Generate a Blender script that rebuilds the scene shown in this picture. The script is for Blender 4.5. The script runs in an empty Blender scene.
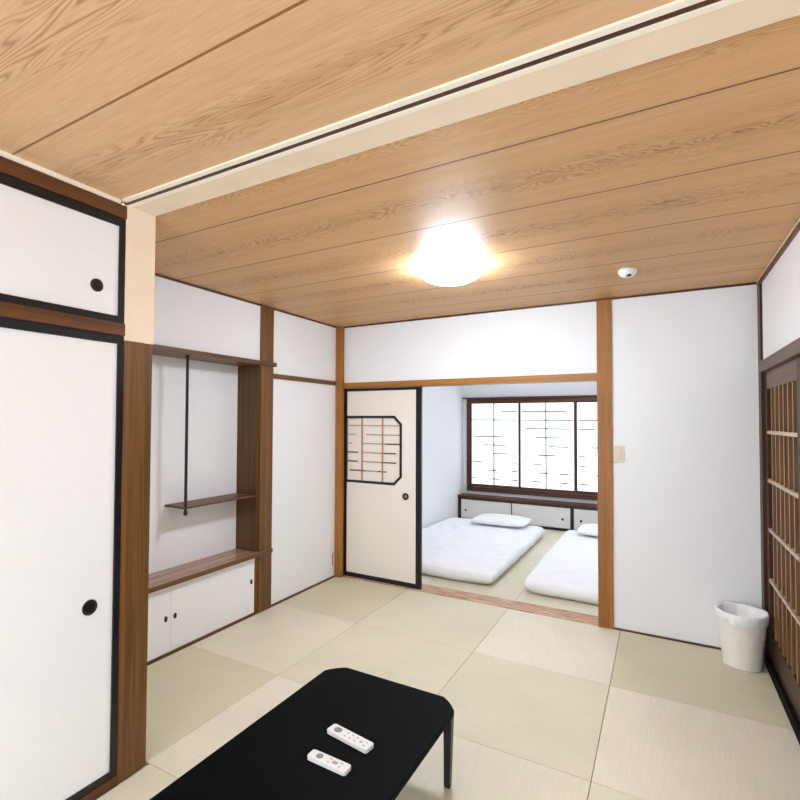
import bpy, bmesh, math, random
from mathutils import Vector, Matrix, noise
random.seed(4)
scene = bpy.context.scene
COL = scene.collection

# ------------------------------------------------------------------ colours and materials
def lin(c):
    return tuple(((v/255)/12.92 if v/255 <= .04045 else ((v/255+.055)/1.055)**2.4) for v in c) + (1.0,)

def new_mat(name):
    m = bpy.data.materials.new(name); m.use_nodes = True
    nt = m.node_tree; b = nt.nodes['Principled BSDF']
    return m, nt, b

def N(nt, t, **k):
    n = nt.nodes.new(t)
    for a, v in k.items():
        if a in n.inputs: n.inputs[a].default_value = v
        else: setattr(n, a, v)
    return n

def coords(nt, scale=(1, 1, 1), loc=(0, 0, 0)):
    g = N(nt, 'ShaderNodeNewGeometry')
    mp = N(nt, 'ShaderNodeMapping')
    mp.inputs['Scale'].default_value = scale; mp.inputs['Location'].default_value = loc
    nt.links.new(g.outputs['Position'], mp.inputs['Vector'])
    return mp.outputs['Vector']

def ocoords(nt, scale=(1, 1, 1)):
    g = N(nt, 'ShaderNodeTexCoord')
    mp = N(nt, 'ShaderNodeMapping'); mp.inputs['Scale'].default_value = scale
    nt.links.new(g.outputs['Object'], mp.inputs['Vector'])
    return mp.outputs['Vector']

def ramp(nt, src, stops):
    r = N(nt, 'ShaderNodeValToRGB')
    e = r.color_ramp.elements
    while len(e) < len(stops): e.new(.5)
    for i, (p, c) in enumerate(stops):
        e[i].position = p; e[i].color = c
    nt.links.new(src, r.inputs['Fac'])
    return r.outputs['Color']

def plain(name, c, rough=.5, spec=.5, var=.03, metal=0, bump=0, nscale=30):
    m, nt, b = new_mat(name)
    n = N(nt, 'ShaderNodeTexNoise', Scale=nscale, Detail=3.0)
    nt.links.new(coords(nt), n.inputs['Vector'])
    a = lin(c); d = tuple(x*(1-var*2) for x in a[:3]) + (1,)
    u = tuple(min(1, x*(1+var)) for x in a[:3]) + (1,)
    nt.links.new(ramp(nt, n.outputs['Fac'], [(.3, d), (.7, u)]), b.inputs['Base Color'])
    b.inputs['Roughness'].default_value = rough
    b.inputs['Specular IOR Level'].default_value = spec
    b.inputs['Metallic'].default_value = metal
    if bump:
        bp = N(nt, 'ShaderNodeBump', Strength=bump, Distance=.002)
        nt.links.new(n.outputs['Fac'], bp.inputs['Height']); nt.links.new(bp.outputs['Normal'], b.inputs['Normal'])
    return m

def wood(name, light, dark, axis='z', rough=.4, freq=24, spec=.4):
    """straight timber: fibres run along one axis"""
    m, nt, b = new_mat(name)
    s = {'x': (.7, freq, freq), 'y': (freq, .7, freq), 'z': (freq, freq, .7)}[axis]
    n1 = N(nt, 'ShaderNodeTexNoise', Scale=1.0, Detail=4.0, Distortion=.6)
    nt.links.new(coords(nt, s), n1.inputs['Vector'])
    s2 = tuple(v*5 for v in s)
    n2 = N(nt, 'ShaderNodeTexNoise', Scale=1.0, Detail=2.0)
    nt.links.new(coords(nt, s2), n2.inputs['Vector'])
    mx = N(nt, 'ShaderNodeMix', data_type='FLOAT'); mx.inputs[0].default_value = .35
    nt.links.new(n1.outputs['Fac'], mx.inputs[2]); nt.links.new(n2.outputs['Fac'], mx.inputs[3])
    nt.links.new(ramp(nt, mx.outputs[0], [(.32, lin(dark)), (.66, lin(light))]), b.inputs['Base Color'])
    b.inputs['Roughness'].default_value = rough
    b.inputs['Specular IOR Level'].default_value = spec
    bp = N(nt, 'ShaderNodeBump', Strength=.15, Distance=.001)
    nt.links.new(n2.outputs['Fac'], bp.inputs['Height']); nt.links.new(bp.outputs['Normal'], b.inputs['Normal'])
    return m

def ceiling_wood(name, y0, pitch, base, mid, dark, fx=.55, fs=.9, gc=(140, 92, 48)):
    """printed board ceiling: flame grain down the middle of each board, boards run along x"""
    m, nt, b = new_mat(name)
    L = nt.links.new
    g = N(nt, 'ShaderNodeNewGeometry'); sx = N(nt, 'ShaderNodeSeparateXYZ'); L(g.outputs['Position'], sx.inputs[0])
    def mth(op, a, c=None, d=None):
        n = N(nt, 'ShaderNodeMath', operation=op)
        for i, v in enumerate((a, c, d)):
            if v is None: continue
            if isinstance(v, (int, float)): n.inputs[i].default_value = v
            else: L(v, n.inputs[i])
        return n.outputs[0]
    t = mth('DIVIDE', mth('SUBTRACT', sx.outputs['Y'], y0), pitch)
    cell = mth('FLOOR', t); fr = mth('SUBTRACT', t, cell)
    fc = mth('SUBTRACT', fr, .5)
    # flame figure: contour lines of a long stretched noise field
    cb = N(nt, 'ShaderNodeCombineXYZ')
    L(mth('MULTIPLY', sx.outputs['X'], fx), cb.inputs[0]); L(mth('MULTIPLY', fc, 3.2), cb.inputs[1]); L(mth('MULTIPLY', cell, 7.31), cb.inputs[2])
    nz = N(nt, 'ShaderNodeTexNoise', Scale=1.7, Detail=2.2, Roughness=.45); L(cb.outputs[0], nz.inputs['Vector'])
    fld = mth('MULTIPLY', nz.outputs['Fac'], 26.0)
    fld = mth('ADD', fld, mth('MULTIPLY', mth('ABSOLUTE', fc), 9.0))
    saw = mth('FRACT', fld)
    line = mth('POWER', mth('SUBTRACT', 1.0, mth('ABSOLUTE', mth('SUBTRACT', mth('MULTIPLY', saw, 2), 1))), 2.6)
    mask = mth('SUBTRACT', 1.0, mth('MINIMUM', 1.0, mth('MULTIPLY', mth('ABSOLUTE', fc), 4.0)))
    cb2 = N(nt, 'ShaderNodeCombineXYZ')
    L(mth('MULTIPLY', sx.outputs['X'], 1.3), cb2.inputs[0]); L(mth('MULTIPLY', sx.outputs['Y'], 9), cb2.inputs[1])
    nm = N(nt, 'ShaderNodeTexNoise', Scale=1.2, Detail=1.0); L(cb2.outputs[0], nm.inputs['Vector'])
    mask = mth('MULTIPLY', mth('ADD', mth('MULTIPLY', mask, fs), .06), mth('MULTIPLY', nm.outputs['Fac'], 1.7))
    flame = mth('MULTIPLY', line, mask)
    # fibres
    cb3 = N(nt, 'ShaderNodeCombineXYZ')
    L(mth('MULTIPLY', sx.outputs['X'], 9), cb3.inputs[0]); L(mth('MULTIPLY', sx.outputs['Y'], 170), cb3.inputs[1])
    nf = N(nt, 'ShaderNodeTexNoise', Scale=1.0, Detail=3.0); L(cb3.outputs[0], nf.inputs['Vector'])
    cb4 = N(nt, 'ShaderNodeCombineXYZ')
    L(mth('MULTIPLY', sx.outputs['X'], .8), cb4.inputs[0]); L(mth('MULTIPLY', sx.outputs['Y'], 22), cb4.inputs[1])
    nb = N(nt, 'ShaderNodeTexNoise', Scale=1.0, Detail=2.0); L(cb4.outputs[0], nb.inputs['Vector'])
    fib = mth('ADD', mth('MULTIPLY', nf.outputs['Fac'], .55), mth('MULTIPLY', nb.outputs['Fac'], .45))
    c1 = ramp(nt, fib, [(.36, lin(mid)), (.62, lin(base))])
    mx = N(nt, 'ShaderNodeMix', data_type='RGBA'); L(flame, mx.inputs[0]); L(c1, mx.inputs[6]); mx.inputs[7].default_value = lin(dark)
    # groove between boards
    gr = mth('LESS_THAN', mth('MINIMUM', fr, mth('SUBTRACT', 1.0, fr)), .0045/pitch*.9)
    m2 = N(nt, 'ShaderNodeMix', data_type='RGBA'); L(gr, m2.inputs[0]); L(mx.outputs[2], m2.inputs[6]); m2.inputs[7].default_value = lin(gc)
    L(m2.outputs[2], b.inputs['Base Color'])
    b.inputs['Roughness'].default_value = .5
    b.inputs['Specular IOR Level'].default_value = .4
    b.inputs['Coat Weight'].default_value = .2; b.inputs['Coat Roughness'].default_value = .55
    bp = N(nt, 'ShaderNodeBump', Strength=.15, Distance=.0012)
    L(fib, bp.inputs['Height']); L(bp.outputs['Normal'], b.inputs['Normal'])
    return m

def tatami(name, c, along):
    """woven rush: fine ribs across, weave direction turned from mat to mat"""
    m, nt, b = new_mat(name)
    L = nt.links.new
    w = N(nt, 'ShaderNodeTexWave', Scale=1.0, Distortion=.4, wave_type='BANDS', bands_direction='X' if along == 'x' else 'Y')
    w.inputs['Detail'].default_value = 1.0
    L(coords(nt, (32, 32, 32)), w.inputs['Vector'])
    s = (260, 6, 1) if along == 'y' else (6, 260, 1)
    n = N(nt, 'ShaderNodeTexNoise', Scale=1.0, Detail=2.0); L(coords(nt, s), n.inputs['Vector'])
    big = N(nt, 'ShaderNodeTexNoise', Scale=2.2, Detail=2.0); L(coords(nt), big.inputs['Vector'])
    mx = N(nt, 'ShaderNodeMix', data_type='FLOAT'); mx.inputs[0].default_value = .4
    L(n.outputs['Fac'], mx.inputs[2]); L(big.outputs['Fac'], mx.inputs[3])
    a = lin(c); d = tuple(x*.9 for x in a[:3])+(1,); u = tuple(min(1, x*1.06) for x in a[:3])+(1,)
    L(ramp(nt, mx.outputs[0], [(.3, d), (.7, u)]), b.inputs['Base Color'])
    b.inputs['Roughness'].default_value = .55
    b.inputs['Specular IOR Level'].default_value = .35
    ad = N(nt, 'ShaderNodeMath', operation='ADD'); L(w.outputs['Fac'], ad.inputs[0]); L(n.outputs['Fac'], ad.inputs[1])
    bp = N(nt, 'ShaderNodeBump', Strength=.35, Distance=.0015)
    L(ad.outputs[0], bp.inputs['Height']); L(bp.outputs['Normal'], b.inputs['Normal'])
    return m

def emit(name, c, s):
    m, nt, b = new_mat(name)
    b.inputs['Base Color'].default_value = lin(c)
    b.inputs['Emission Color'].default_value = lin(c); b.inputs['Emission Strength'].default_value = s
    b.inputs['Roughness'].default_value = .4
    return m

M = dict(
    plaster=plain('white wall paper', (240, 241, 243), .75, .3, .008, bump=.15, nscale=160),
    plaster_back=plain('off white wall paper', (236, 238, 241), .75, .3, .008, bump=.15, nscale=160),
    fusuma=plain('white sliding door paper', (240, 239, 240), .7, .3, .008, nscale=80),
    fusuma_warm=plain('warm white door paper', (236, 229, 222), .7, .3, .01, nscale=80),
    lacquer=plain('black lacquer', (14, 13, 16), .3, .5, .05),
    black=plain('matt black table top', (2, 6, 8), .6, .06, .1),
    blackmetal=plain('black metal', (16, 17, 20), .35, .5, .05),
    cream=plain('cream painted timber', (240, 219, 193), .5, .4, .02, nscale=8),
    creamlip=plain('pale edge strip and lit beam lip', (250, 240, 222), .4, .4, .01),
    honey=wood('honey timber post', (172, 116, 48), (138, 84, 28), 'z'),
    honey_x=wood('honey timber rail', (178, 122, 56), (142, 90, 34), 'x'),
    brown=wood('brown timber post', (130, 88, 42), (80, 50, 20), 'z'),
    brown_y=wood('brown timber board', (126, 88, 48), (82, 52, 24), 'y'),
    jamb=wood('dark grained alcove board', (112, 74, 36), (66, 41, 18), 'z'),
    shelftop=wood('polished shelf top', (178, 142, 116), (134, 98, 76), 'y', rough=.22, spec=.6),
    dark_y=wood('dark stained rail', (112, 68, 32), (70, 38, 16), 'y'),
    dark_z=wood('dark stained frame', (76, 44, 22), (38, 21, 10), 'z', spec=.2),
    dark_x=wood('dark window timber', (98, 52, 26), (56, 27, 12), 'x'),
    slat=wood('lattice timber', (150, 112, 72), (88, 58, 32), 'z', rough=.3),
    slat_y=wood('lattice cross rail', (206, 184, 160), (160, 132, 104), 'y', rough=.3),
    greyrail=wood('weathered head rail', (118, 92, 76), (78, 58, 46), 'y', spec=.2),
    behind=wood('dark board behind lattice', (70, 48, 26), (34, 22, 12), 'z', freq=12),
    thresh=None,
    cloth=plain('white cotton', (243, 244, 247), .85, .2, .006, bump=.3, nscale=220),
    mattress=plain('off white mattress ticking', (226, 224, 214), .85, .2, .02),
    plastic=plain('white plastic', (240, 240, 240), .35, .5, .01),
    bin=plain('white bin plastic', (240, 236, 232), .4, .5, .01),
    liner=plain('thin white bag', (244, 246, 247), .3, .5, .01),
    remote=plain('white remote plastic', (236, 236, 236), .4, .5, .01),
    lcd=plain('grey display', (150, 154, 156), .25, .5, .02),
    key=plain('grey key', (176, 178, 180), .4, .4, .02),
    beige=plain('beige plastic plate', (214, 203, 180), .4, .5, .02),
    metal=plain('dull metal', (150, 146, 136), .35, .5, .03, metal=.8),
    fill_lamp_near=emit('added fill lamp shade of the near room', (228, 240, 255), 5.0),
    lamp_back=emit('lit lamp shade of the back room', (248, 250, 255), 13.0),
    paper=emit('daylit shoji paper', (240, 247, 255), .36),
    lamp=emit('lit lamp shade', (230, 241, 255), 29.0),
    bar=plain('grey lattice bar', (62, 60, 64), .6, .3, .03),
    barwarm=plain('warm lattice bar', (190, 140, 104), .6, .3, .03),
    barpale=plain('pale grey lattice bar', (170, 164, 160), .6, .3, .03),
    paper2=plain('lattice paper', (240, 230, 220), .8, .2, .01),
    cabdoor=plain('pale grey cabinet door', (228, 226, 222), .5, .3, .01),
)
# grooved threshold timber
def thr():
    m, nt, b = new_mat('grooved threshold timber')
    n = N(nt, 'ShaderNodeTexNoise', Scale=1.0, Detail=3.0); nt.links.new(coords(nt, (6, 90, 10)), n.inputs['Vector'])
    nt.links.new(ramp(nt, n.outputs['Fac'], [(.35, lin((176, 130, 98))), (.65, lin((226, 196, 168)))]), b.inputs['Base Color'])
    b.inputs['Roughness'].default_value = .4
    return m
M['thresh'] = thr()

# ------------------------------------------------------------------ mesh helpers
def link(name, bm, mat, parent=None, smooth=False, bevel=0, loc=None):
    me = bpy.data.meshes.new(name)
    bmesh.ops.recalc_face_normals(bm, faces=bm.faces)
    bm.to_mesh(me); bm.free()
    o = bpy.data.objects.new(name, me); COL.objects.link(o)
    mats = mat if isinstance(mat, (list, tuple)) else [mat]
    for m in mats: me.materials.append(m)
    if smooth:
        for p in me.polygons: p.use_smooth = True
    if bevel:
        md = o.modifiers.new('bevel', 'BEVEL'); md.width = bevel; md.segments = 2; md.limit_method = 'ANGLE'
    if loc is not None: o.location = loc
    if parent: o.parent = parent
    return o

def addbox(bm, x0, x1, y0, y1, z0, z1):
    r = bmesh.ops.create_cube(bm, size=1)
    for v in r['verts']:
        v.co = Vector(((x0+x1)/2+v.co.x*(x1-x0), (y0+y1)/2+v.co.y*(y1-y0), (z0+z1)/2+v.co.z*(z1-z0)))
    return r['verts']

def box(name, b6, mat, parent=None, bevel=0):
    bm = bmesh.new(); addbox(bm, *b6)
    if parent:  # children are written in world numbers; take the parent's place off
        bmesh.ops.translate(bm, verts=bm.verts, vec=-wloc(parent))
        return link(name, bm, mat, parent, bevel=bevel)
    c = Vector(((b6[0]+b6[1])/2, (b6[2]+b6[3])/2, b6[4]))
    bmesh.ops.translate(bm, verts=bm.verts, vec=-c)
    return link(name, bm, mat, None, bevel=bevel, loc=c)

def wloc(o):
    v = Vector(o.location)
    while o.parent: o = o.parent; v += Vector(o.location)
    return v

def boxes(name, lst, mat, parent=None, bevel=0):
    bm = bmesh.new()
    for b in lst: addbox(bm, *b)
    if parent:
        bmesh.ops.translate(bm, verts=bm.verts, vec=-wloc(parent)); return link(name, bm, mat, parent, bevel=bevel)
    b = lst[0]; c = Vector(((b[0]+b[1])/2, (b[2]+b[3])/2, min(q[4] for q in lst)))
    bmesh.ops.translate(bm, verts=bm.verts, vec=-c)
    return link(name, bm, mat, None, bevel=bevel, loc=c)

def struct(o): o['kind'] = 'structure'; return o

def empty(name, loc, label=None, cat=None, group=None):
    o = bpy.data.objects.new(name, None); COL.objects.link(o); o.location = loc; o.empty_display_size = .1
    if label: tag(o, label, cat, group)
    return o

def tag(o, label, cat, group=None):
    o['label'] = label; o['category'] = cat
    if group: o['group'] = group
    return o

def lathe(bm, prof, seg=48, c=(0, 0, 0), axis='z', close=True):
    rings = []
    for r, z in prof:
        ring = []
        for i in range(seg):
            a = 2*math.pi*i/seg
            p = (r*math.cos(a), r*math.sin(a), z)
            if axis == 'y': p = (p[0], p[2], p[1])
            if axis == 'x': p = (p[2], p[0], p[1])
            ring.append(bm.verts.new((p[0]+c[0], p[1]+c[1], p[2]+c[2])))
        rings.append(ring)
    for a, b in zip(rings, rings[1:]):
        for i in range(seg):
            j = (i+1) % seg
            bm.faces.new((a[i], a[j], b[j], b[i]))
    if close:
        bm.faces.new(rings[0]); bm.faces.new(rings[-1])

def prism(bm, pts, z0, z1, mapf=lambda x, y, z: (x, y, z)):
    a = [bm.verts.new(mapf(x, y, z0)) for x, y in pts]; b = [bm.verts.new(mapf(x, y, z1)) for x, y in pts]
    n = len(pts)
    bm.faces.new(a); bm.faces.new(b)
    for i in range(n): bm.faces.new((a[i], a[(i+1) % n], b[(i+1) % n], b[i]))

def tube(bm, pts, r, seg=8):
    rings = []
    for i, p in enumerate(pts):
        p = Vector(p); t = (Vector(pts[min(i+1, len(pts)-1)])-Vector(pts[max(i-1, 0)])).normalized()
        u = t.orthogonal().normalized() if i == 0 else (rings_u - t*rings_u.dot(t)).normalized()
        rings_u = u; w = t.cross(u)
        rings.append([bm.verts.new(p+u*r*math.cos(2*math.pi*k/seg)+w*r*math.sin(2*math.pi*k/seg)) for k in range(seg)])
    for a, b in zip(rings, rings[1:]):
        for k in range(seg): bm.faces.new((a[k], a[(k+1) % seg], b[(k+1) % seg], b[k]))
    bm.faces.new(rings[0]); bm.faces.new(rings[-1])

W = 3.276           # right wall
PX = .78            # closet face
H = 2.4
YF, YB = -2.749, -2.617   # pillar / beam front and back
YE = -5.5           # end of the near room
YR = 3.45           # window wall of the back room

# ------------------------------------------------------------------ shell
struct(box('floor', (-.3, W+.12, YE, YR+.1, -.15, -.012), plain('subfloor', (196, 188, 156), .7)))
near_c = ceiling_wood('near ceiling boards', -3.185, .455, (222, 182, 142), (208, 165, 122), (150, 98, 54), .5, .95)
far_c = ceiling_wood('far ceiling boards', -2.39, .507, (216, 171, 120), (202, 155, 102), (138, 90, 45), 1.3, 1.0, (104, 66, 34))
struct(box('ceiling', (PX-.6, W+.12, YE, -2.76, H+.004, H+.12), near_c))
struct(box('ceiling', (-.3, W+.12, YB, .0, H+.004, H+.12), far_c))
struct(box('ceiling', (.05, W+.12, .1, YR+.1, H+.004, H+.12), M['plaster']))

# beam across the room: painted casing with a pale lip, dark joint and pale edge strip beside it
bm_ = struct(box('trim_1', (PX, W, YF+.02, YB, H-.004, H+.12), M['cream']))
struct(box('trim_2', (PX, W, YF, YF+.02, H-.007, H+.12), M['creamlip']))  # front light on the chamfered edge put into a paler colour
struct(box('trim_3', (PX, W, -2.764, YF, H-.0045, H+.12), M['dark_x']))
struct(box('trim_4', (PX+.02, W, -2.786, -2.7645, H-.003, H+.004), M['creamlip']))
# pillar between near and far part
struct(box('trim_5', (PX-.12, PX, YF, YB, 0, 1.825), M['brown'], bevel=.002))
struct(box('trim_6', (PX-.124, PX+.003, YF-.003, YB+.004, 1.825, H), M['cream'], bevel=.002))

# closet face (near left)
struct(box('trim_7', (PX-.03, PX+.004, -4.6, YF-.002, 2.335, H-.012), M['dark_y']))
struct(box('trim_8', (PX-.02, PX+.014, -4.6, -2.786, H-.012, H+.004), M['creamlip']))
struct(box('trim_9', (PX-.03, PX+.004, -4.6, YF-.002, 1.842, 1.893), M['dark_y']))
struct(box('trim_10', (PX-.03, PX+.004, -4.6, YF-.002, -.01, .035), M['dark_y']))
def sliding_door(name, x, y0, y1, z0, z1, fr, hy, hz, hr):
    t = empty(name, (x-.012, (y0+y1)/2, z0)); struct(t)
    a = .028
    boxes('door_frame', [(x-.028, x-.001, y0, y0+fr, z0, z1), (x-.028, x-.001, y1-fr, y1, z0, z1),
                         (x-.0275, x-.0015, y0+fr, y1-fr, z0, z0+a), (x-.0275, x-.0015, y0+fr, y1-fr, z1-a-.008, z1)], M['lacquer'], t, bevel=.0015)
    box('door_panel', (x-.024, x-.008, y0+fr, y1-fr, z0+a, z1-a-.008), M['fusuma'], t)
    b = bmesh.new(); lathe(b, [(hr, -.004), (hr, .003), (hr*.86, .004), (hr*.74, .0015), (.0005, .001)], 32, (x-.008, hy, hz), 'x')
    bmesh.ops.translate(b, verts=b.verts, vec=-wloc(t)); link('door_handle', b, M['lacquer'], t, smooth=False)
    return t
sliding_door('door_1', PX, -3.63, YF-.003, .037, 1.842, .026, -2.872, .755, .030)
sliding_door('door_2', PX, -3.63, YF-.003, 1.894, 2.334, .026, -2.868, 2.03, .026)
sliding_door('door_3', PX-.03, -4.5, -3.60, .037, 1.842, .026, -4.36, .755, .030)
sliding_door('door_4', PX-.03, -4.5, -3.60, 1.894, 2.334, .026, -4.36, 2.03, .026)
struct(boxes('wall_left', [(.18, .70, -4.6, YF-.01, -.01, H), (.18, PX, YE, -4.6, -.01, H)], M['plaster']))

# far left wall with the alcove
XA = -.215
struct(boxes('wall_left', [(-.3, 0, YF, 0, 1.958, H), (-.3, XA, YF, -1.1, -.01, 1.958), (-.3, 0, -1.098, 0, -.01, 1.958),
                           (XA, .66, YF, -2.63, -.01, 1.958), (0, .66, YF, -2.63, 1.958, H)], M['plaster']))
struct(box('trim_11', (0, .014, -1.1, -.955, -.008, H-.011), M['brown'], bevel=.002))       # alcove post
struct(box('trim_12', (XA, -.001, -1.12, -1.098, .475, 1.925), M['jamb']))                   # alcove side board
struct(box('trim_13', (XA, .035, -2.617, -.938, 1.926, 1.957), M['brown_y'], bevel=.002))    # head board
struct(box('trim_14', (0, .012, -.953, -.052, 1.832, 1.872), M['brown_y'], bevel=.002))      # rail
struct(box('trim_15', (0, .07, -.05, 0, -.008, H+.003), M['honey'], bevel=.003))              # corner post
# dark joints where walls meet ceiling
dj = M['dark_y']
struct(box('trim_16', (0, .010, YB, -.051, H-.010, H+.003), dj))
struct(box('trim_17', (.07, W, -.010, 0, H-.010, H+.003), M['dark_x']))
struct(box('trim_18', (W-.014, W, YE, -.012, H-.026, H-.004), M['dark_y']))
struct(box('trim_19', (W-.016, W-.002, -2.6, -.012, H-.004, H+.003), M['creamlip']))
struct(box('baseboard_left', (0, .008, -2.617, -.052, -.006, .014), M['dark_y']))
struct(box('baseboard_back', (2.412, W, -.010, 0, -.006, .012), M['dark_x']))

# back wall of the main room: opening .07..2.31
struct(boxes('wall_back', [(-.3, .07, 0, .1, -.01, H), (.07, 2.32, 0, .1, 1.857, H), (2.40, W, 0, .1, -.01, H)], M['plaster_back']))
struct(box('trim_20', (2.311, 2.411, -.018, .115, -.008, H-.008), M['honey'], bevel=.003))     # big post
struct(box('trim_21', (.071, 2.310, -.014, .112, 1.802, 1.856), M['honey_x'], bevel=.002))     # lintel
struct(box('trim_22', (.06, .072, .0, .112, -.008, 1.802), M['dark_z']))
# grooved threshold
th = [(.072, 2.310, 0, .19, -.011, -.004)]
for k in range(6): th.append((.072, 2.310, .002+k*.0325, .002+k*.0325+.020, -.004, .006))
struct(boxes('trim_23', th, M['thresh']))

# right wall with lattice door
struct(boxes('wall_right', [(W, W+.12, YE, 0, 1.875, H), (W+.06, W+.12, -2.0, 0, -.01, 1.875), (W, W+.12, YE, -2.0, -.01, 1.875),
                            (W, W+.12, .0, YR, -.01, H)], M['plaster']))
struct(box('trim_24', (W-.012, W+.05, -.10, 0, -.008, H-.03), M['dark_z'], bevel=.002))
struct(box('trim_25', (W-.022, W+.05, -2.1, -.101, 1.806, 1.874), M['greyrail'], bevel=.002))
struct(box('trim_26', (W-.012, W+.05, -2.1, -.101, -.008, .055), plain('black sill', (12, 9, 9), .8, .1)))
struct(box('trim_27', (W-.012, W+.05, -2.0, -1.90, .055, 1.806), M['dark_z']))
def lattice_door(name, y0, y1, dx):
    t = empty(name, (W+dx, (y0+y1)/2, .056)); struct(t)
    x0, x1 = W+dx, W+dx+.028
    st = .075
    boxes('stile', [(x0, x1, y1-st, y1, .056, 1.805), (x0, x1, y0, y0+st, .056, 1.805)], M['dark_z'], t, bevel=.002)
    box('head_rail', (x0+.001, x1-.001, y0+st, y1-st, 1.70, 1.804), M['greyrail'], t)
    box('kick_panel', (x0+.003, x1-.003, y0+st, y1-st, .056, .22), M['dark_z'], t)
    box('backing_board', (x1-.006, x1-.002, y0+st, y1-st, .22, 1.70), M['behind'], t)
    n = 7
    span = (y1-y0-2*st)
    for k in range(1, n):
        yc = y1-st-span*k/n
        box('upright_slat', (x0+.004, x1-.008, yc-.011, yc+.011, .22, 1.70), M['slat'], t)
    for z in (.54, .845, 1.143, 1.435):
        box('cross_rail', (x0-.001, x1-.010, y0+st, y1-st, z-.010, z+.010), M['slat_y'], t)
    return t
lattice_door('door_5', -1.03, -.102, .004)
lattice_door('door_6', -1.9, -.98, .033)

# end wall behind the camera with a window opening added for fill daylight
struct(boxes('wall_front', [(.18, W+.12, YE-.1, YE, 2.05, H), (.18, 1.0, YE-.1, YE, -.01, 2.05), (3.1, W+.12, YE-.1, YE, -.01, 2.05)], M['plaster']))
w2 = empty('fill_window_2', (2.05, YE-.05, 0)); struct(w2)
boxes('window_frame', [(1.0, 1.05, YE-.08, YE-.02, 0, 2.05), (3.05, 3.1, YE-.08, YE-.02, 0, 2.05), (1.05, 3.05, YE-.08, YE-.02, 0, .05),
                       (1.05, 3.05, YE-.08, YE-.02, 2.0, 2.05), (2.02, 2.08, YE-.08, YE-.02, .05, 2.0)], M['dark_z'], w2)

# back room
struct(boxes('wall_left', [(-.2, .035, .1, YR, -.01, H)], M['plaster']))
struct(boxes('wall_back', [(-.2, .11, YR, YR+.12, -.01, H), (.11, 3.2, YR, YR+.12, 1.84, H), (.11, 3.2, YR, YR+.12, -.01, .42), (3.2, W+.1, YR, YR+.12, -.01, H)], M['plaster_back']))
struct(box('baseboard_left', (.035, .043, .2, 3.19, -.006, .012), M['dark_y']))

# shoji window
w1 = empty('window_1', (1.65, YR, .42)); struct(w1)
boxes('window_frame', [(.10, .15, YR-.03, YR+.05, .42, 1.838), (3.15, 3.198, YR-.03, YR+.05, .42, 1.838), (.15, 3.15, YR-.03, YR+.05, 1.79, 1.838),
                       (.15, 3.15, YR-.03, YR+.05, .42, .485)], M['dark_x'], w1, bevel=.002)
box('window_ledge', (.036, 3.22, YR-.075, YR-.001, 1.84, 1.86), M['dark_x'], w1, bevel=.002)
Z = [1.64, 1.515, 1.39, 1.262, 1.134, 1.006, .876, .75, .62]
pan = [(.15, .905), (.905, 1.68), (1.68, 2.41), (2.41, 3.15)]
strips = [
    [(0, .63, .865), (1, .15, .865), (3, .21, .64), (4, .35, .69), (5, .506, .72), (6, .176, .32), (6, .778, .87), (7, .41, .55), (7, .79, .87), (8, .18, .22), (8, .45, .60), (8, .79, .87)],
    [(0, .94, 1.555), (1, .94, 1.65), (2, 1.0, 1.628), (3, 1.135, 1.473), (4, 1.32, 1.58), (5, 1.18, 1.417), (6, 1.083, 1.21), (7, 1.18, 1.307), (7, 1.457, 1.59), (8, 1.096, 1.21), (8, 1.49, 1.595)],
    [(1, 1.71, 2.37), (2, 1.72, 1.93), (4, 1.878, 2.1), (5, 1.723, 1.80), (6, 1.722, 1.80), (7, 1.914, 2.1), (8, 1.742, 1.857), (3, 2.1, 2.3)],
    [(1, 2.45, 3.11), (0, 2.6, 3.0), (3, 2.5, 2.9), (4, 2.7, 3.0), (6, 2.5, 2.7), (7, 2.8, 3.0)],
]
for k, (a, b) in enumerate(pan):
    sw = .019
    yy = YR-.022 if k % 2 else YR-.0
    fr = boxes('shoji_panel', [(a, a+sw, yy, yy+.028, .487, 1.789), (b-sw, b, yy, yy+.028, .487, 1.789),
                          (a+sw, b-sw, yy, yy+.028, .487, .53), (a+sw, b-sw, yy, yy+.028, 1.765, 1.789)], M['dark_x'], w1)
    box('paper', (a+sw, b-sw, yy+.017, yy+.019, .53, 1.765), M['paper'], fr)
    c = (a+b)/2-.01
    bb = [(c-.007, c+.007, yy+.004, yy+.016, .53, 1.765)]
    for zi, s0, s1 in strips[k]:
        s0 = max(s0, a+sw); s1 = min(s1, b-sw)
        bb.append((s0, s1, yy+.005, yy+.0165, Z[zi]-.007, Z[zi]+.007))
    boxes('lattice', bb, M['bar'], fr)

# fusuma between the rooms with an octagonal lattice opening
d7 = empty('door_7', (.48, .035, .007)); struct(d7)
y0, y1 = .018, .046
DX0, DX1 = .073, .876
boxes('door_frame', [(DX0, DX0+.018, y0, y1, .007, 1.800), (DX1-.052, DX1, y0, y1, .007, 1.800), (DX0+.018, DX1-.052, y0+.001, y1-.001, .007, .048), (DX0+.018, DX1-.052, y0+.001, y1-.001, 1.775, 1.799)],
      M['lacquer'], d7, bevel=.002)
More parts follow.
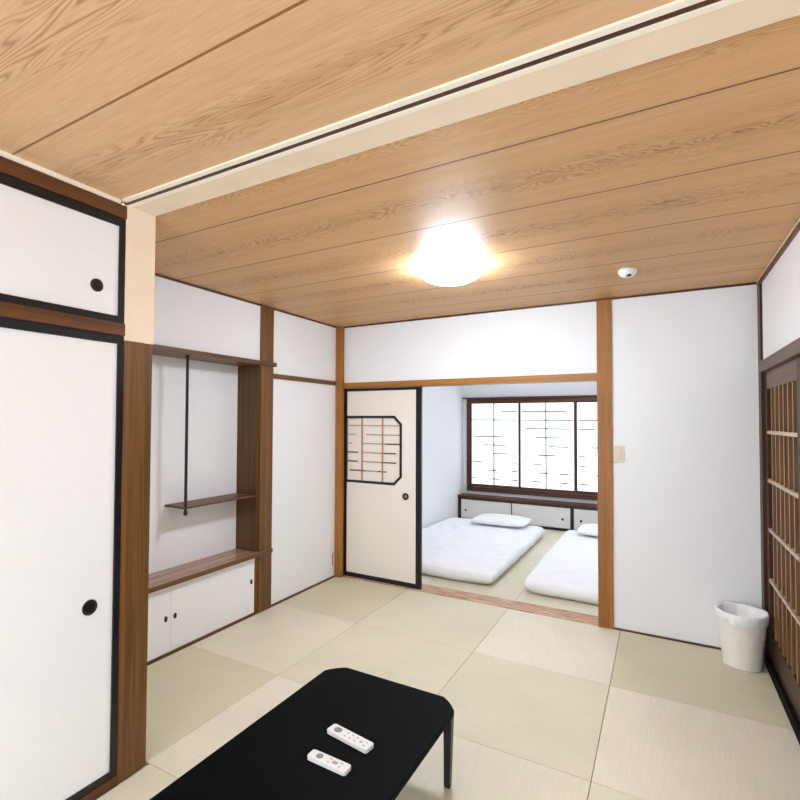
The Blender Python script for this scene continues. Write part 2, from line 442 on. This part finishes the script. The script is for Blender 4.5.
# the paper leaf has a real hole for the lattice
wx0, wx1, wz0, wz1, ch = DX0+.018, .684, .905, 1.540, .075
def leaf(bm, ya, yb):
    L0, L1, B, T = DX0+.018, DX1-.052, .048, 1.775
    for poly in ([(L0, B), (L1, B), (L1, wz0), (wx1-ch, wz0), (L0, wz0)], [(L0, wz1), (wx1-ch, wz1), (L1, wz1), (L1, T), (L0, T)],
                 [(wx1-ch, wz0), (L1, wz0), (L1, wz0+ch), (wx1, wz0+ch)], [(wx1, wz0+ch), (L1, wz0+ch), (L1, wz1-ch), (wx1, wz1-ch)],
                 [(wx1, wz1-ch), (L1, wz1-ch), (L1, wz1), (wx1-ch, wz1)]):
        prism(bm, poly, ya, yb, lambda x, z, y: (x, y, z))
b = bmesh.new(); leaf(b, y0+.006, y1-.006); bmesh.ops.translate(b, verts=b.verts, vec=-wloc(d7)); link('door_panel', b, M['fusuma_warm'], d7)
oc = [(wx0, wz0), (wx1-ch, wz0), (wx1, wz0+ch), (wx1, wz1-ch), (wx1-ch, wz1), (wx0, wz1)]
fw_ = .022
oi = [(wx0, wz0+fw_), (wx1-ch-fw_*.4, wz0+fw_), (wx1-fw_, wz0+ch+fw_*.4), (wx1-fw_, wz1-ch-fw_*.4), (wx1-ch-fw_*.4, wz1-fw_), (wx0, wz1-fw_)]
b = bmesh.new()
for i in range(5):
    prism(b, [oc[i], oc[i+1], oi[i+1], oi[i]], y0+.001, y1-.004, lambda x, z, y: (x, y, z))
bmesh.ops.translate(b, verts=b.verts, vec=-wloc(d7)); lf = link('lattice_frame', b, M['lacquer'], d7)
b = bmesh.new(); prism(b, [(x-.001 if x > wx0 else x, z) for x, z in oi], y1-.012, y1-.010, lambda x, z, y: (x, y, z))
bmesh.ops.translate(b, verts=b.verts, vec=-wloc(lf)); link('paper', b, M['paper2'], lf)
for x in (.257, .479):
    box('upright_bar', (x-.007, x+.007, y0+.008, y1-.013, wz0+fw_, wz1-fw_), M['barwarm'], lf)
hz = [1.448, 1.362, 1.278, 1.192, 1.106, 1.02]
seg = [[(wx0, .664, 'p')], [(wx0, .18, 'p'), (.30, .664, 'p')], [(wx0, .14, 'p'), (.257, .52, 'p'), (.52, .664, 'b')],
       [(wx0, .21, 'b'), (.25, .46, 'p'), (.46, .62, 'b')], [(wx0, .21, 'b'), (.25, .46, 'p'), (.46, .62, 'b')], [(.12, .30, 'b'), (.30, .43, 'p'), (.43, .52, 'b')]]
for z, ss in zip(hz, seg):
    for a, c, k in ss:
        box('cross_bar', (a, c, y0+.010, y1-.0125, z-.005, z+.005), M['bar'] if k == 'b' else M['barpale'], lf)
b = bmesh.new(); lathe(b, [(.032, .001), (.032, -.004), (.027, -.005), (.023, -.002), (.0005, -.0015)], 32, (.722, y0+.006, .812), 'y')
bmesh.ops.translate(b, verts=b.verts, vec=-wloc(d7)); hd = link('door_handle', b, M['blackmetal'], d7)
b = bmesh.new(); lathe(b, [(.016, -.001), (.013, -.004), (.0005, -.0045)], 24, (.722, y0+.006, .812), 'y')
bmesh.ops.translate(b, verts=b.verts, vec=-wloc(hd)); link('handle_inlay', b, M['metal'], hd)

# ------------------------------------------------------------------ alcove furniture
sh = empty('alcove_shelf', (-.1, -1.8, .445), 'long polished brown wooden shelf spanning the alcove low above the small white doors', 'shelf')
boxes('shelf_board', [(XA+.001, .030, -2.617, -1.122, .446, .474), (.016, .030, -1.122, -.972, .446, .474)], M['shelftop'], sh, bevel=.002)
box('shelf_nosing', (.030, .040, -2.617, -.972, .444, .475), M['brown_y'], sh, bevel=.001)

s2 = empty('hanging_shelf', (-.1, -1.45, .9), 'small dark wooden shelf in the alcove hung from a black rod', 'shelf')
box('shelf_board', (XA+.001, -.012, -1.785, -1.121, .900, .914), M['dark_y'], s2, bevel=.002)
b = bmesh.new(); lathe(b, [(.009, .858), (.013, .862), (.013, .882), (.010, .886), (.0095, 1.90), (.013, 1.904), (.013, 1.925)], 20, (-.018, -1.772, 0))
bmesh.ops.translate(b, verts=b.verts, vec=-wloc(s2)); link('hanger_rod', b, M['lacquer'], s2, smooth=True)

def small_door(ya, yb, x, handles, label):
    t = empty('alcove_door', (x-.01, (ya+yb)/2, .016)); tag(t, label, 'cabinet door')
    box('door_leaf', (x-.016, x, ya, yb, .016, .443), M['fusuma'], t, bevel=.001)
    for hy, hz_ in handles:
        b = bmesh.new(); lathe(b, [(.019, -.001), (.019, .0025), (.014, .003), (.011, .0005), (.0005, .0002)], 24, (0, 0, 0), 'x')
        for v in b.verts: v.co.y *= .62; v.co += Vector((x, hy, hz_))
        bmesh.ops.translate(b, verts=b.verts, vec=-wloc(t)); link('door_handle', b, M['lacquer'], t)
small_door(-2.615, -1.888, -.002, [(-1.925, .231)], 'white low sliding door under the alcove shelf, the one beside the big brown pillar')
small_door(-1.886, -1.132, -.002, [(-1.855, .231), (-1.165, .258)], 'white low sliding door under the alcove shelf with two dark oval pulls, farther door')
struct(box('trim_28', (-.018, .004, -1.131, -1.089, .014, .444), M['brown']))
struct(box('trim_29', (XA, -.02, -2.617, -1.089, -.008, .014), M['dark_y']))

b = bmesh.new()
pts = [(.004, -.072, .232), (.010, -.085, .228), (.012, -.096, .205), (.012, -.098, .175), (.012, -.096, .145), (.010, -.085, .12), (.004, -.072, .114)]
tube(b, pts, .0035)
o = link('wall_hook', b, M['metal'], None, smooth=True); tag(o, 'tiny curved wire hook low on the left wall beside the honey corner post', 'hook')

# ------------------------------------------------------------------ tatami
T = {'a': (212, 207, 178), 'b': (218, 213, 188), 'c': (223, 218, 196), 'd': (229, 223, 203)}  # sheen of the turned weave put into the base tones, mat by mat
TM = {}
for k, c in T.items():
    for ax in 'xy': TM[k+ax] = tatami('rush weave '+k+ax, c, ax)
def mat_obj(x0, x1, y0_, y1_, m, label, group=None):
    g = .0012
    t = box('tatami_mat', (x0+g, x1-g, y0_+g, y1_-g, -.0115, 0), TM[m], None, bevel=.002)
    tag(t, label, 'tatami mat', group)
    return t
xs = [.0085, .762, 1.652, 2.455, W-.012]
ys = [-.001, -.868, -1.742, -2.600]
ml = {
 (0, 0): ('ay', 'square tatami mat in the far left corner by the honey corner post'),
 (1, 0): ('bx', 'square tatami mat directly in front of the closed sliding door'),
 (2, 0): ('dy', 'square tatami mat along the threshold left of the big honey post'),
 (3, 0): ('ax', 'greenish square tatami mat in the far right corner with the bin on it'),
 (0, 1): ('cx', 'square tatami mat against the left wall at the foot of the alcove post'),
 (1, 1): ('by', 'square tatami mat just beyond the far short edge of the black table'),
 (2, 1): ('bx', 'square tatami mat right of the black table, next to its far right leg'),
 (3, 1): ('dy', 'pale square tatami mat beside the lattice door, second from back wall'),
 (0, 2): ('ay', 'square tatami mat beside the big brown pillar under the alcove doors'),
 (1, 2): ('dx', 'tatami mat mostly under the black table, light strip left of it'),
 (2, 2): ('cy', 'square tatami mat under the right side of the black table'),
 (3, 2): ('cx', 'square tatami mat at the lower right edge of the photo'),
}
for (i, j), (m, l) in ml.items(): mat_obj(xs[i], xs[i+1], ys[j+1], ys[j], m, l)
xn = [PX+.006, 1.668, 2.455, W-.012]
yn = [-2.600, -3.56, -4.53, YE]
for j in range(3):
    for i in range(3):
        if (i, j) == (0, 0): mat_obj(xn[i], xn[i+1], yn[j+1], yn[j], 'cy', 'tatami mat at the foot of the closet, bottom left corner')
        else: mat_obj(xn[i], xn[i+1], yn[j+1], yn[j], ('b' if (i+j) % 2 else 'd')+('x' if (i+j) % 2 else 'y'), 'tatami mat in the near part of the room under the camera', 'mats under the camera')
xr = [.044, .85, 1.655, 2.46, W-.003]
rl = [['back room tatami mat under the left futon, beside the left wall', 'back room tatami mat at the threshold, under the right side of left futon',
       'back room tatami mat at the threshold, under the right futon', 'back room tatami mat behind the right wall panel'],
      ['back room tatami mat under the head of the left futon', 'back room tatami mat before the low cabinet, between the futon heads',
       'back room tatami mat before the low cabinet under the right futon head', 'back room tatami mat in the hidden far right corner']]
for j, (ya, yb) in enumerate(((.192, 1.70), (1.70, 3.198))):
    for i in range(4): mat_obj(xr[i], xr[i+1], ya, yb, ('b' if (i+j) % 2 else 'c')+'y', rl[j][i])

# ------------------------------------------------------------------ low table
tb = empty('low_table', (1.69, -2.62, 0), 'low black rectangular table with cut corners standing on the tatami', 'table')
tx0, tx1, ty0, ty1 = 1.352, 1.990, -3.222, -2.022
c = .075
def cc(x0, x1, y0, y1, c, n=5):
    out = []
    for (cx, cy, a0) in ((x1-c, y1-c, 0), (x0+c, y1-c, 90), (x0+c, y0+c, 180), (x1-c, y0+c, 270)):
        for k in range(n+1):
            a = math.radians(a0+90*k/n); p = Vector((math.cos(a), math.sin(a)))
            # between a chamfer and an arc
            q = Vector((math.cos(math.radians(a0)), math.sin(math.radians(a0)))).lerp(Vector((math.cos(math.radians(a0+90)), math.sin(math.radians(a0+90)))), k/n)
            r = p.lerp(q, .7)
            out.append((cx+c*r.x, cy+c*r.y))
    return out
b = bmesh.new(); prism(b, cc(tx0, tx1, ty0, ty1, c), .305, .33); bmesh.ops.translate(b, verts=b.verts, vec=-wloc(tb)); link('tabletop', b, M['black'], tb, bevel=.004)
boxes('apron', [(tx0+.07, tx1-.07, ty0+.05, ty0+.065, .275, .3045), (tx0+.07, tx1-.07, ty1-.065, ty1-.05, .275, .3045),
                (tx0+.05, tx0+.065, ty0+.066, ty1-.066, .275, .3045), (tx1-.065, tx1-.05, ty0+.066, ty1-.066, .275, .3045)], M['black'], tb)
for sx, sy in ((0, 0), (1, 0), (0, 1), (1, 1)):
    lx = tx0+.035 if sx == 0 else tx1-.035; ly = ty0+.045 if sy == 0 else ty1-.045
    ox = -.012 if sx == 0 else .012; oy = -.010 if sy == 0 else .010
    b = bmesh.new(); bmesh.ops.create_cube(b, size=1)
    for v in b.verts:
        top = v.co.z > 0; w = .018 if top else .013
        v.co = Vector((lx+(0 if top else -ox*.3)+v.co.x*2*w, ly+(0 if top else -oy*.3)+v.co.y*2*w, .3045 if top else .006))
    bmesh.ops.translate(b, verts=b.verts, vec=-wloc(tb)); lg = link('leg', b, M['blackmetal'], tb, bevel=.003)
    box('foot_pad', (lx-ox*.3-.012, lx-ox*.3+.012, ly-oy*.3-.012, ly-oy*.3+.012, 0, .006), M['blackmetal'], lg)

def remote(name, corners, label, dots, screen):
    """corners: far-left, far-right, near-right, near-left on the table top"""
    P = [Vector(q) for q in corners]
    cen = sum(P, Vector((0, 0)))/4
    ux = ((P[1]-P[0])+(P[2]-P[3])); lx = ux.length/2; ang = math.atan2(ux.y, ux.x)
    uy = ((P[0]-P[3])+(P[1]-P[2])); ly = uy.length/2
    t = empty(name, (cen.x, cen.y, .3302), label, 'remote control'); t.rotation_euler = (0, 0, ang)
    b = bmesh.new(); prism(b, cc(-lx/2, lx/2, -ly/2, ly/2, .007, 4), 0, .015)
    link('body', b, M['remote'], t, bevel=.004)
    b = bmesh.new(); lathe(b, [(.0005, .0145), (.014, .0145), (.0145, .0158), (.0005, .016)], 28, (0, 0, 0))
    for v in b.verts: v.co.x = v.co.x*screen[1]+screen[0]*lx; v.co.y *= ly/.05
    link('display' if screen[2] else 'dial', b, M['lcd'], t)
    for (dx, dy, w, h) in dots:
        b = bmesh.new(); addbox(b, dx*lx-w, dx*lx+w, dy*ly-h, dy*ly+h, .0145, .0162); link('button', b, M['key'], t, bevel=.0008)
d1 = [(x, y, .004, .003) for x in (-.08, .04, .16) for y in (-.22, .2)]+[(.28, 0, .006, .004), (.38, .2, .004, .003), (.38, -.2, .004, .003)]
d2 = [(0.02, .2, .004, .003), (0.02, -.2, .004, .003), (.16, 0, .010, .007), (.30, .2, .004, .003), (.30, -.2, .004, .003)]
remote('remote_control', [(1.637, -2.430), (1.826, -2.457), (1.822, -2.507), (1.633, -2.480)], 'larger white remote control on the black table, nearer the far edge', d1, (-.30, 1.15, True))
remote('remote_control', [(1.658, -2.590), (1.818, -2.592), (1.818, -2.637), (1.658, -2.632)], 'smaller white remote control on the black table, nearer the camera', d2, (-.24, .9, False))

# ------------------------------------------------------------------ lamp, detector, switch, bin
def ceiling_lamp(x, y, label, mat='lamp', group=None):
    t = empty('ceiling_light', (x, y, H), label, 'ceiling light', group)
    b = bmesh.new(); lathe(b, [(.17, .003), (.165, -.012), (.155, -.012)], 48); link('base', b, M['plastic'], t, smooth=False)
    prof = [(.168, -.010), (.176, -.014), (.180, -.022), (.176, -.040), (.158, -.060), (.125, -.077), (.085, -.088), (.04, -.093), (.0008, -.094)]
    b = bmesh.new(); lathe(b, prof, 64); link('shade', b, M[mat], t, smooth=True)
ceiling_lamp(1.655, -1.275, 'lit round white ceiling light on the wooden ceiling')
ceiling_lamp(1.9, -4.45, 'added fill light shaped as a round ceiling light, unseen behind the camera', 'fill_lamp_near')  # unseen lamp added to brighten the near part of the room
ceiling_lamp(1.75, 1.75, 'round ceiling light of the back room, above the futons', 'lamp_back')

sd = empty('smoke_detector', (2.553, -.708, H+.004), 'small round white smoke detector on the ceiling near the big honey post', 'smoke detector')
b = bmesh.new(); lathe(b, [(.050, 0), (.050, -.018), (.043, -.030), (.034, -.040), (.018, -.046), (.0005, -.047)], 40); link('housing', b, M['plastic'], sd, smooth=True)
b = bmesh.new(); lathe(b, [(.014, -.040), (.013, -.051), (.0005, -.052)], 24, (.008, -.022, 0.004)); link('sensor', b, M['blackmetal'], sd)

sw = empty('light_switch', (2.450, -.004, 1.262), 'beige rectangular light switch on the white wall beside the big post', 'light switch')
box('plate', (2.417, 2.487, -.009, -.0005, 1.203, 1.320), M['beige'], sw, bevel=.002)
for z in (1.283, 1.240): box('rocker', (2.437, 2.467, -.013, -.009, z-.017, z+.017), M['beige'], sw, bevel=.001)

bn = empty('waste_bin', (3.139, -.185, 0), 'white round waste bin with a bag, in the far right corner', 'waste bin')
HB = .322
prof = []
for k in range(41):
    z = HB*k/40; r = .098+(.130-.098)*(k/40)+(.0008*math.sin(k*math.pi/2.2))
    prof.append((r, z+.001))
b = bmesh.new(); lathe(b, [(.0006, .001)]+prof+[(.130, HB+.002), (.131, HB+.008), (.126, HB+.010), (.122, HB), (.092, .01), (.0006, .01)], 64, close=False)
link('body', b, M['bin'], bn, smooth=True)
# bag turned over the rim
b = bmesh.new()
rings = []
seg = 96
profb = [(.131, HB-.038), (.134, HB-.02), (.135, HB+.006), (.131, HB+.015), (.120, HB+.008), (.114, HB-.03), (.104, HB-.06), (.075, HB-.075), (.03, HB-.08), (.0006, HB-.08)]
for n_, (r, z) in enumerate(profb):
    ring = []
    for i in range(seg):
        a = 2*math.pi*i/seg
        w = noise.noise(Vector((math.cos(a)*3.5, math.sin(a)*3.5, n_*.35)))
        rr = r + (abs(w)*.006 if n_ < 4 else w*.012*min(1, r/.1))
        zz = z + (w*.02 if n_ == 0 else w*.006)
        ring.append(b.verts.new((rr*math.cos(a), rr*math.sin(a), zz)))
    rings.append(ring)
for p, q in zip(rings, rings[1:]):
    for i in range(seg): b.faces.new((p[i], p[(i+1) % seg], q[(i+1) % seg], q[i]))
link('bag', b, M['liner'], bn, smooth=True)

# ------------------------------------------------------------------ back room: futons, pillows, cabinet
def cushion(x0, x1, y0_, y1_, z0, T_, p=10, amp=.006, nx=46, ny=80, seed=0, flat=True, sag=.0, q=.5):
    bm = bmesh.new(); top = []; bot = []
    for j in range(ny+1):
        rt, rb = [], []
        for i in range(nx+1):
            # denser rows near the rim
            u = math.sin((i/nx*2-1)*math.pi/2)*.75+(i/nx*2-1)*.25; v = math.sin((j/ny*2-1)*math.pi/2)*.75+(j/ny*2-1)*.25
            # rounded plan corners
            cu, cv = u, v
            k = .025*abs(u)**6*abs(v)**6
            x = (x0+x1)/2+(x1-x0)/2*u*(1-k); y = (y0_+y1_)/2+(y1_-y0_)/2*v*(1-k)
            h = max(0, (1-abs(u)**p)*(1-abs(v)**(p*1.5)))**q
            nn = noise.noise(Vector((x*3.1+seed, y*2.4, seed)))+.7*noise.noise(Vector((x*9+seed, y*8, seed*2)))+.25*noise.noise(Vector((x*22, y*20, seed)))
            e = amp*nn*(.3 if y > 2.2 else 1)
            wob = .010*noise.noise(Vector((x*5, y*5, seed+9)))
            rim = (abs(u) > .999 or abs(v) > .999)
            zt = z0+T_*.5+T_*.5*h+e*h*1.6
            zb = z0+T_*.5-T_*.5*(h**.8 if flat else h)
            rt.append(bm.verts.new((x+wob*abs(u)**4, y+wob*abs(v)**4, zt)))
            rb.append(rt[-1] if (i in (0, nx) or j in (0, ny)) else bm.verts.new((x+wob*abs(u)**4, y+wob*abs(v)**4, zb)))
        top.append(rt); bot.append(rb)
    for j in range(ny):
        for i in range(nx):
            bm.faces.new((top[j][i], top[j][i+1], top[j+1][i+1], top[j+1][i]))
            f = [bot[j][i], bot[j+1][i], bot[j+1][i+1], bot[j][i+1]]
            if len(set(f)) >= 3:
                try: bm.faces.new(f)
                except ValueError: pass
    return bm
def futon(x0, x1, y0_, y1_, label, seed):
    t = empty('futon', ((x0+x1)/2, (y0_+y1_)/2, 0), label, 'futon', None)
    b = cushion(x0+.03, x1-.03, y0_+.035, y1_-.03, .0, .06, p=20, amp=.001, nx=20, ny=30, seed=seed)
    bmesh.ops.translate(b, verts=b.verts, vec=-wloc(t)); link('mattress', b, M['mattress'], t, smooth=True)
    b = cushion(x0, x1, y0_, y1_-.1, .022, .118, p=22, amp=.013, seed=seed)
    for v in b.verts:
        v.co.z = max(v.co.z, .03) if v.co.z < .07 else v.co.z
    bmesh.ops.translate(b, verts=b.verts, vec=-wloc(t)); link('duvet', b, M['cloth'], t, smooth=True)
futon(.085, 1.415, .375, 2.86, 'white futon bedding laid out beside the left wall of the back room', 1.3)
futon(1.66, 2.93, .375, 2.86, 'white futon bedding partly hidden behind the big honey post', 5.1)
def pillow(x0, x1, y0_, y1_, label, seed):
    t = cushion(x0, x1, y0_, y1_, .150, .095, p=3, amp=.004, nx=30, ny=20, seed=seed, q=.6)
    c = Vector(((x0+x1)/2, (y0_+y1_)/2, .150)); bmesh.ops.translate(t, verts=t.verts, vec=-c)
    o = link('pillow', t, M['cloth'], None, smooth=True, loc=c); tag(o, label, 'pillow')
pillow(.54, 1.24, 2.28, 2.80, 'white pillow at the head of the left futon', 3)
pillow(1.84, 2.54, 2.28, 2.80, 'white pillow at the head of the right futon', 7)

cb = empty('low_cabinet', (1.6, 3.32, 0), 'long low cabinet with pale doors and dark frame under the paper window', 'cabinet')
box('counter', (.036, 3.22, 3.20, 3.418, .345, .375), M['dark_x'], cb, bevel=.002)
boxes('carcass', [(.037, .085, 3.212, 3.41, .0, .345), (1.64, 1.685, 3.212, 3.41, 0, .345), (3.19, 3.219, 3.212, 3.41, 0, .345),
                  (.085, 1.64, 3.213, 3.41, 0, .035), (1.685, 3.19, 3.213, 3.41, 0, .035), (.085, 3.19, 3.39, 3.41, .035, .345),
                  (.085, 1.64, 3.213, 3.24, .315, .345), (1.685, 3.19, 3.213, 3.24, .315, .345)], M['lacquer'], cb)
for a, b_, kx in ((.086, .838, .155), (.852, 1.639, 1.54), (1.686, 2.43, 1.775), (2.445, 3.189, 3.10)):
    d = box('door', (a, b_, 3.218, 3.236, .036, .314), M['cabdoor'], cb)
    b = bmesh.new(); lathe(b, [(.016, 0), (.016, -.004), (.011, -.005), (.008, -.002), (.0005, -.002)], 24, (kx, 3.218, .155), 'y')
    bmesh.ops.translate(b, verts=b.verts, vec=-wloc(d)); link('knob', b, M['lacquer'], d)
for dx in (.839, 2.431): box('door_divider', (dx, dx+.012, 3.2125, 3.238, .036, .314), M['lacquer'], cb)

# ------------------------------------------------------------------ light
w = bpy.data.worlds.new('overcast'); scene.world = w; w.use_nodes = True
bg = w.node_tree.nodes['Background']; bg.inputs['Color'].default_value = (.84, .92, 1, 1); bg.inputs['Strength'].default_value = 1.7

# ------------------------------------------------------------------ camera
cam = bpy.data.cameras.new('camera'); co = bpy.data.objects.new('camera', cam); COL.objects.link(co)
yw, pt, rl_ = .5263, .02533, .00498
fw = Vector((-math.sin(yw)*math.cos(pt), math.cos(yw)*math.cos(pt), math.sin(pt)))
rt = Vector((math.cos(yw), math.sin(yw), 0)); up = rt.cross(fw)
r2 = rt*math.cos(rl_)+up*math.sin(rl_); u2 = -rt*math.sin(rl_)+up*math.cos(rl_)
mw = Matrix.Identity(4)
for i in range(3): mw[i][0] = r2[i]; mw[i][1] = u2[i]; mw[i][2] = -fw[i]
mw.translation = (2.71985, -4.02341, 1.49304)
co.matrix_world = mw
cam.sensor_width = 36; cam.lens = 497.633/800*36
cam.shift_x = 27.902/800; cam.shift_y = 8.199/800
cam.clip_start = .02
scene.camera = co

vs = scene.view_settings
vs.view_transform = 'Standard'; vs.look = 'None'; vs.gamma = 1; vs.exposure = 1.75
vs.use_curve_mapping = False
scene.cycles.max_bounces = 10
scene.cycles.diffuse_bounces = 6
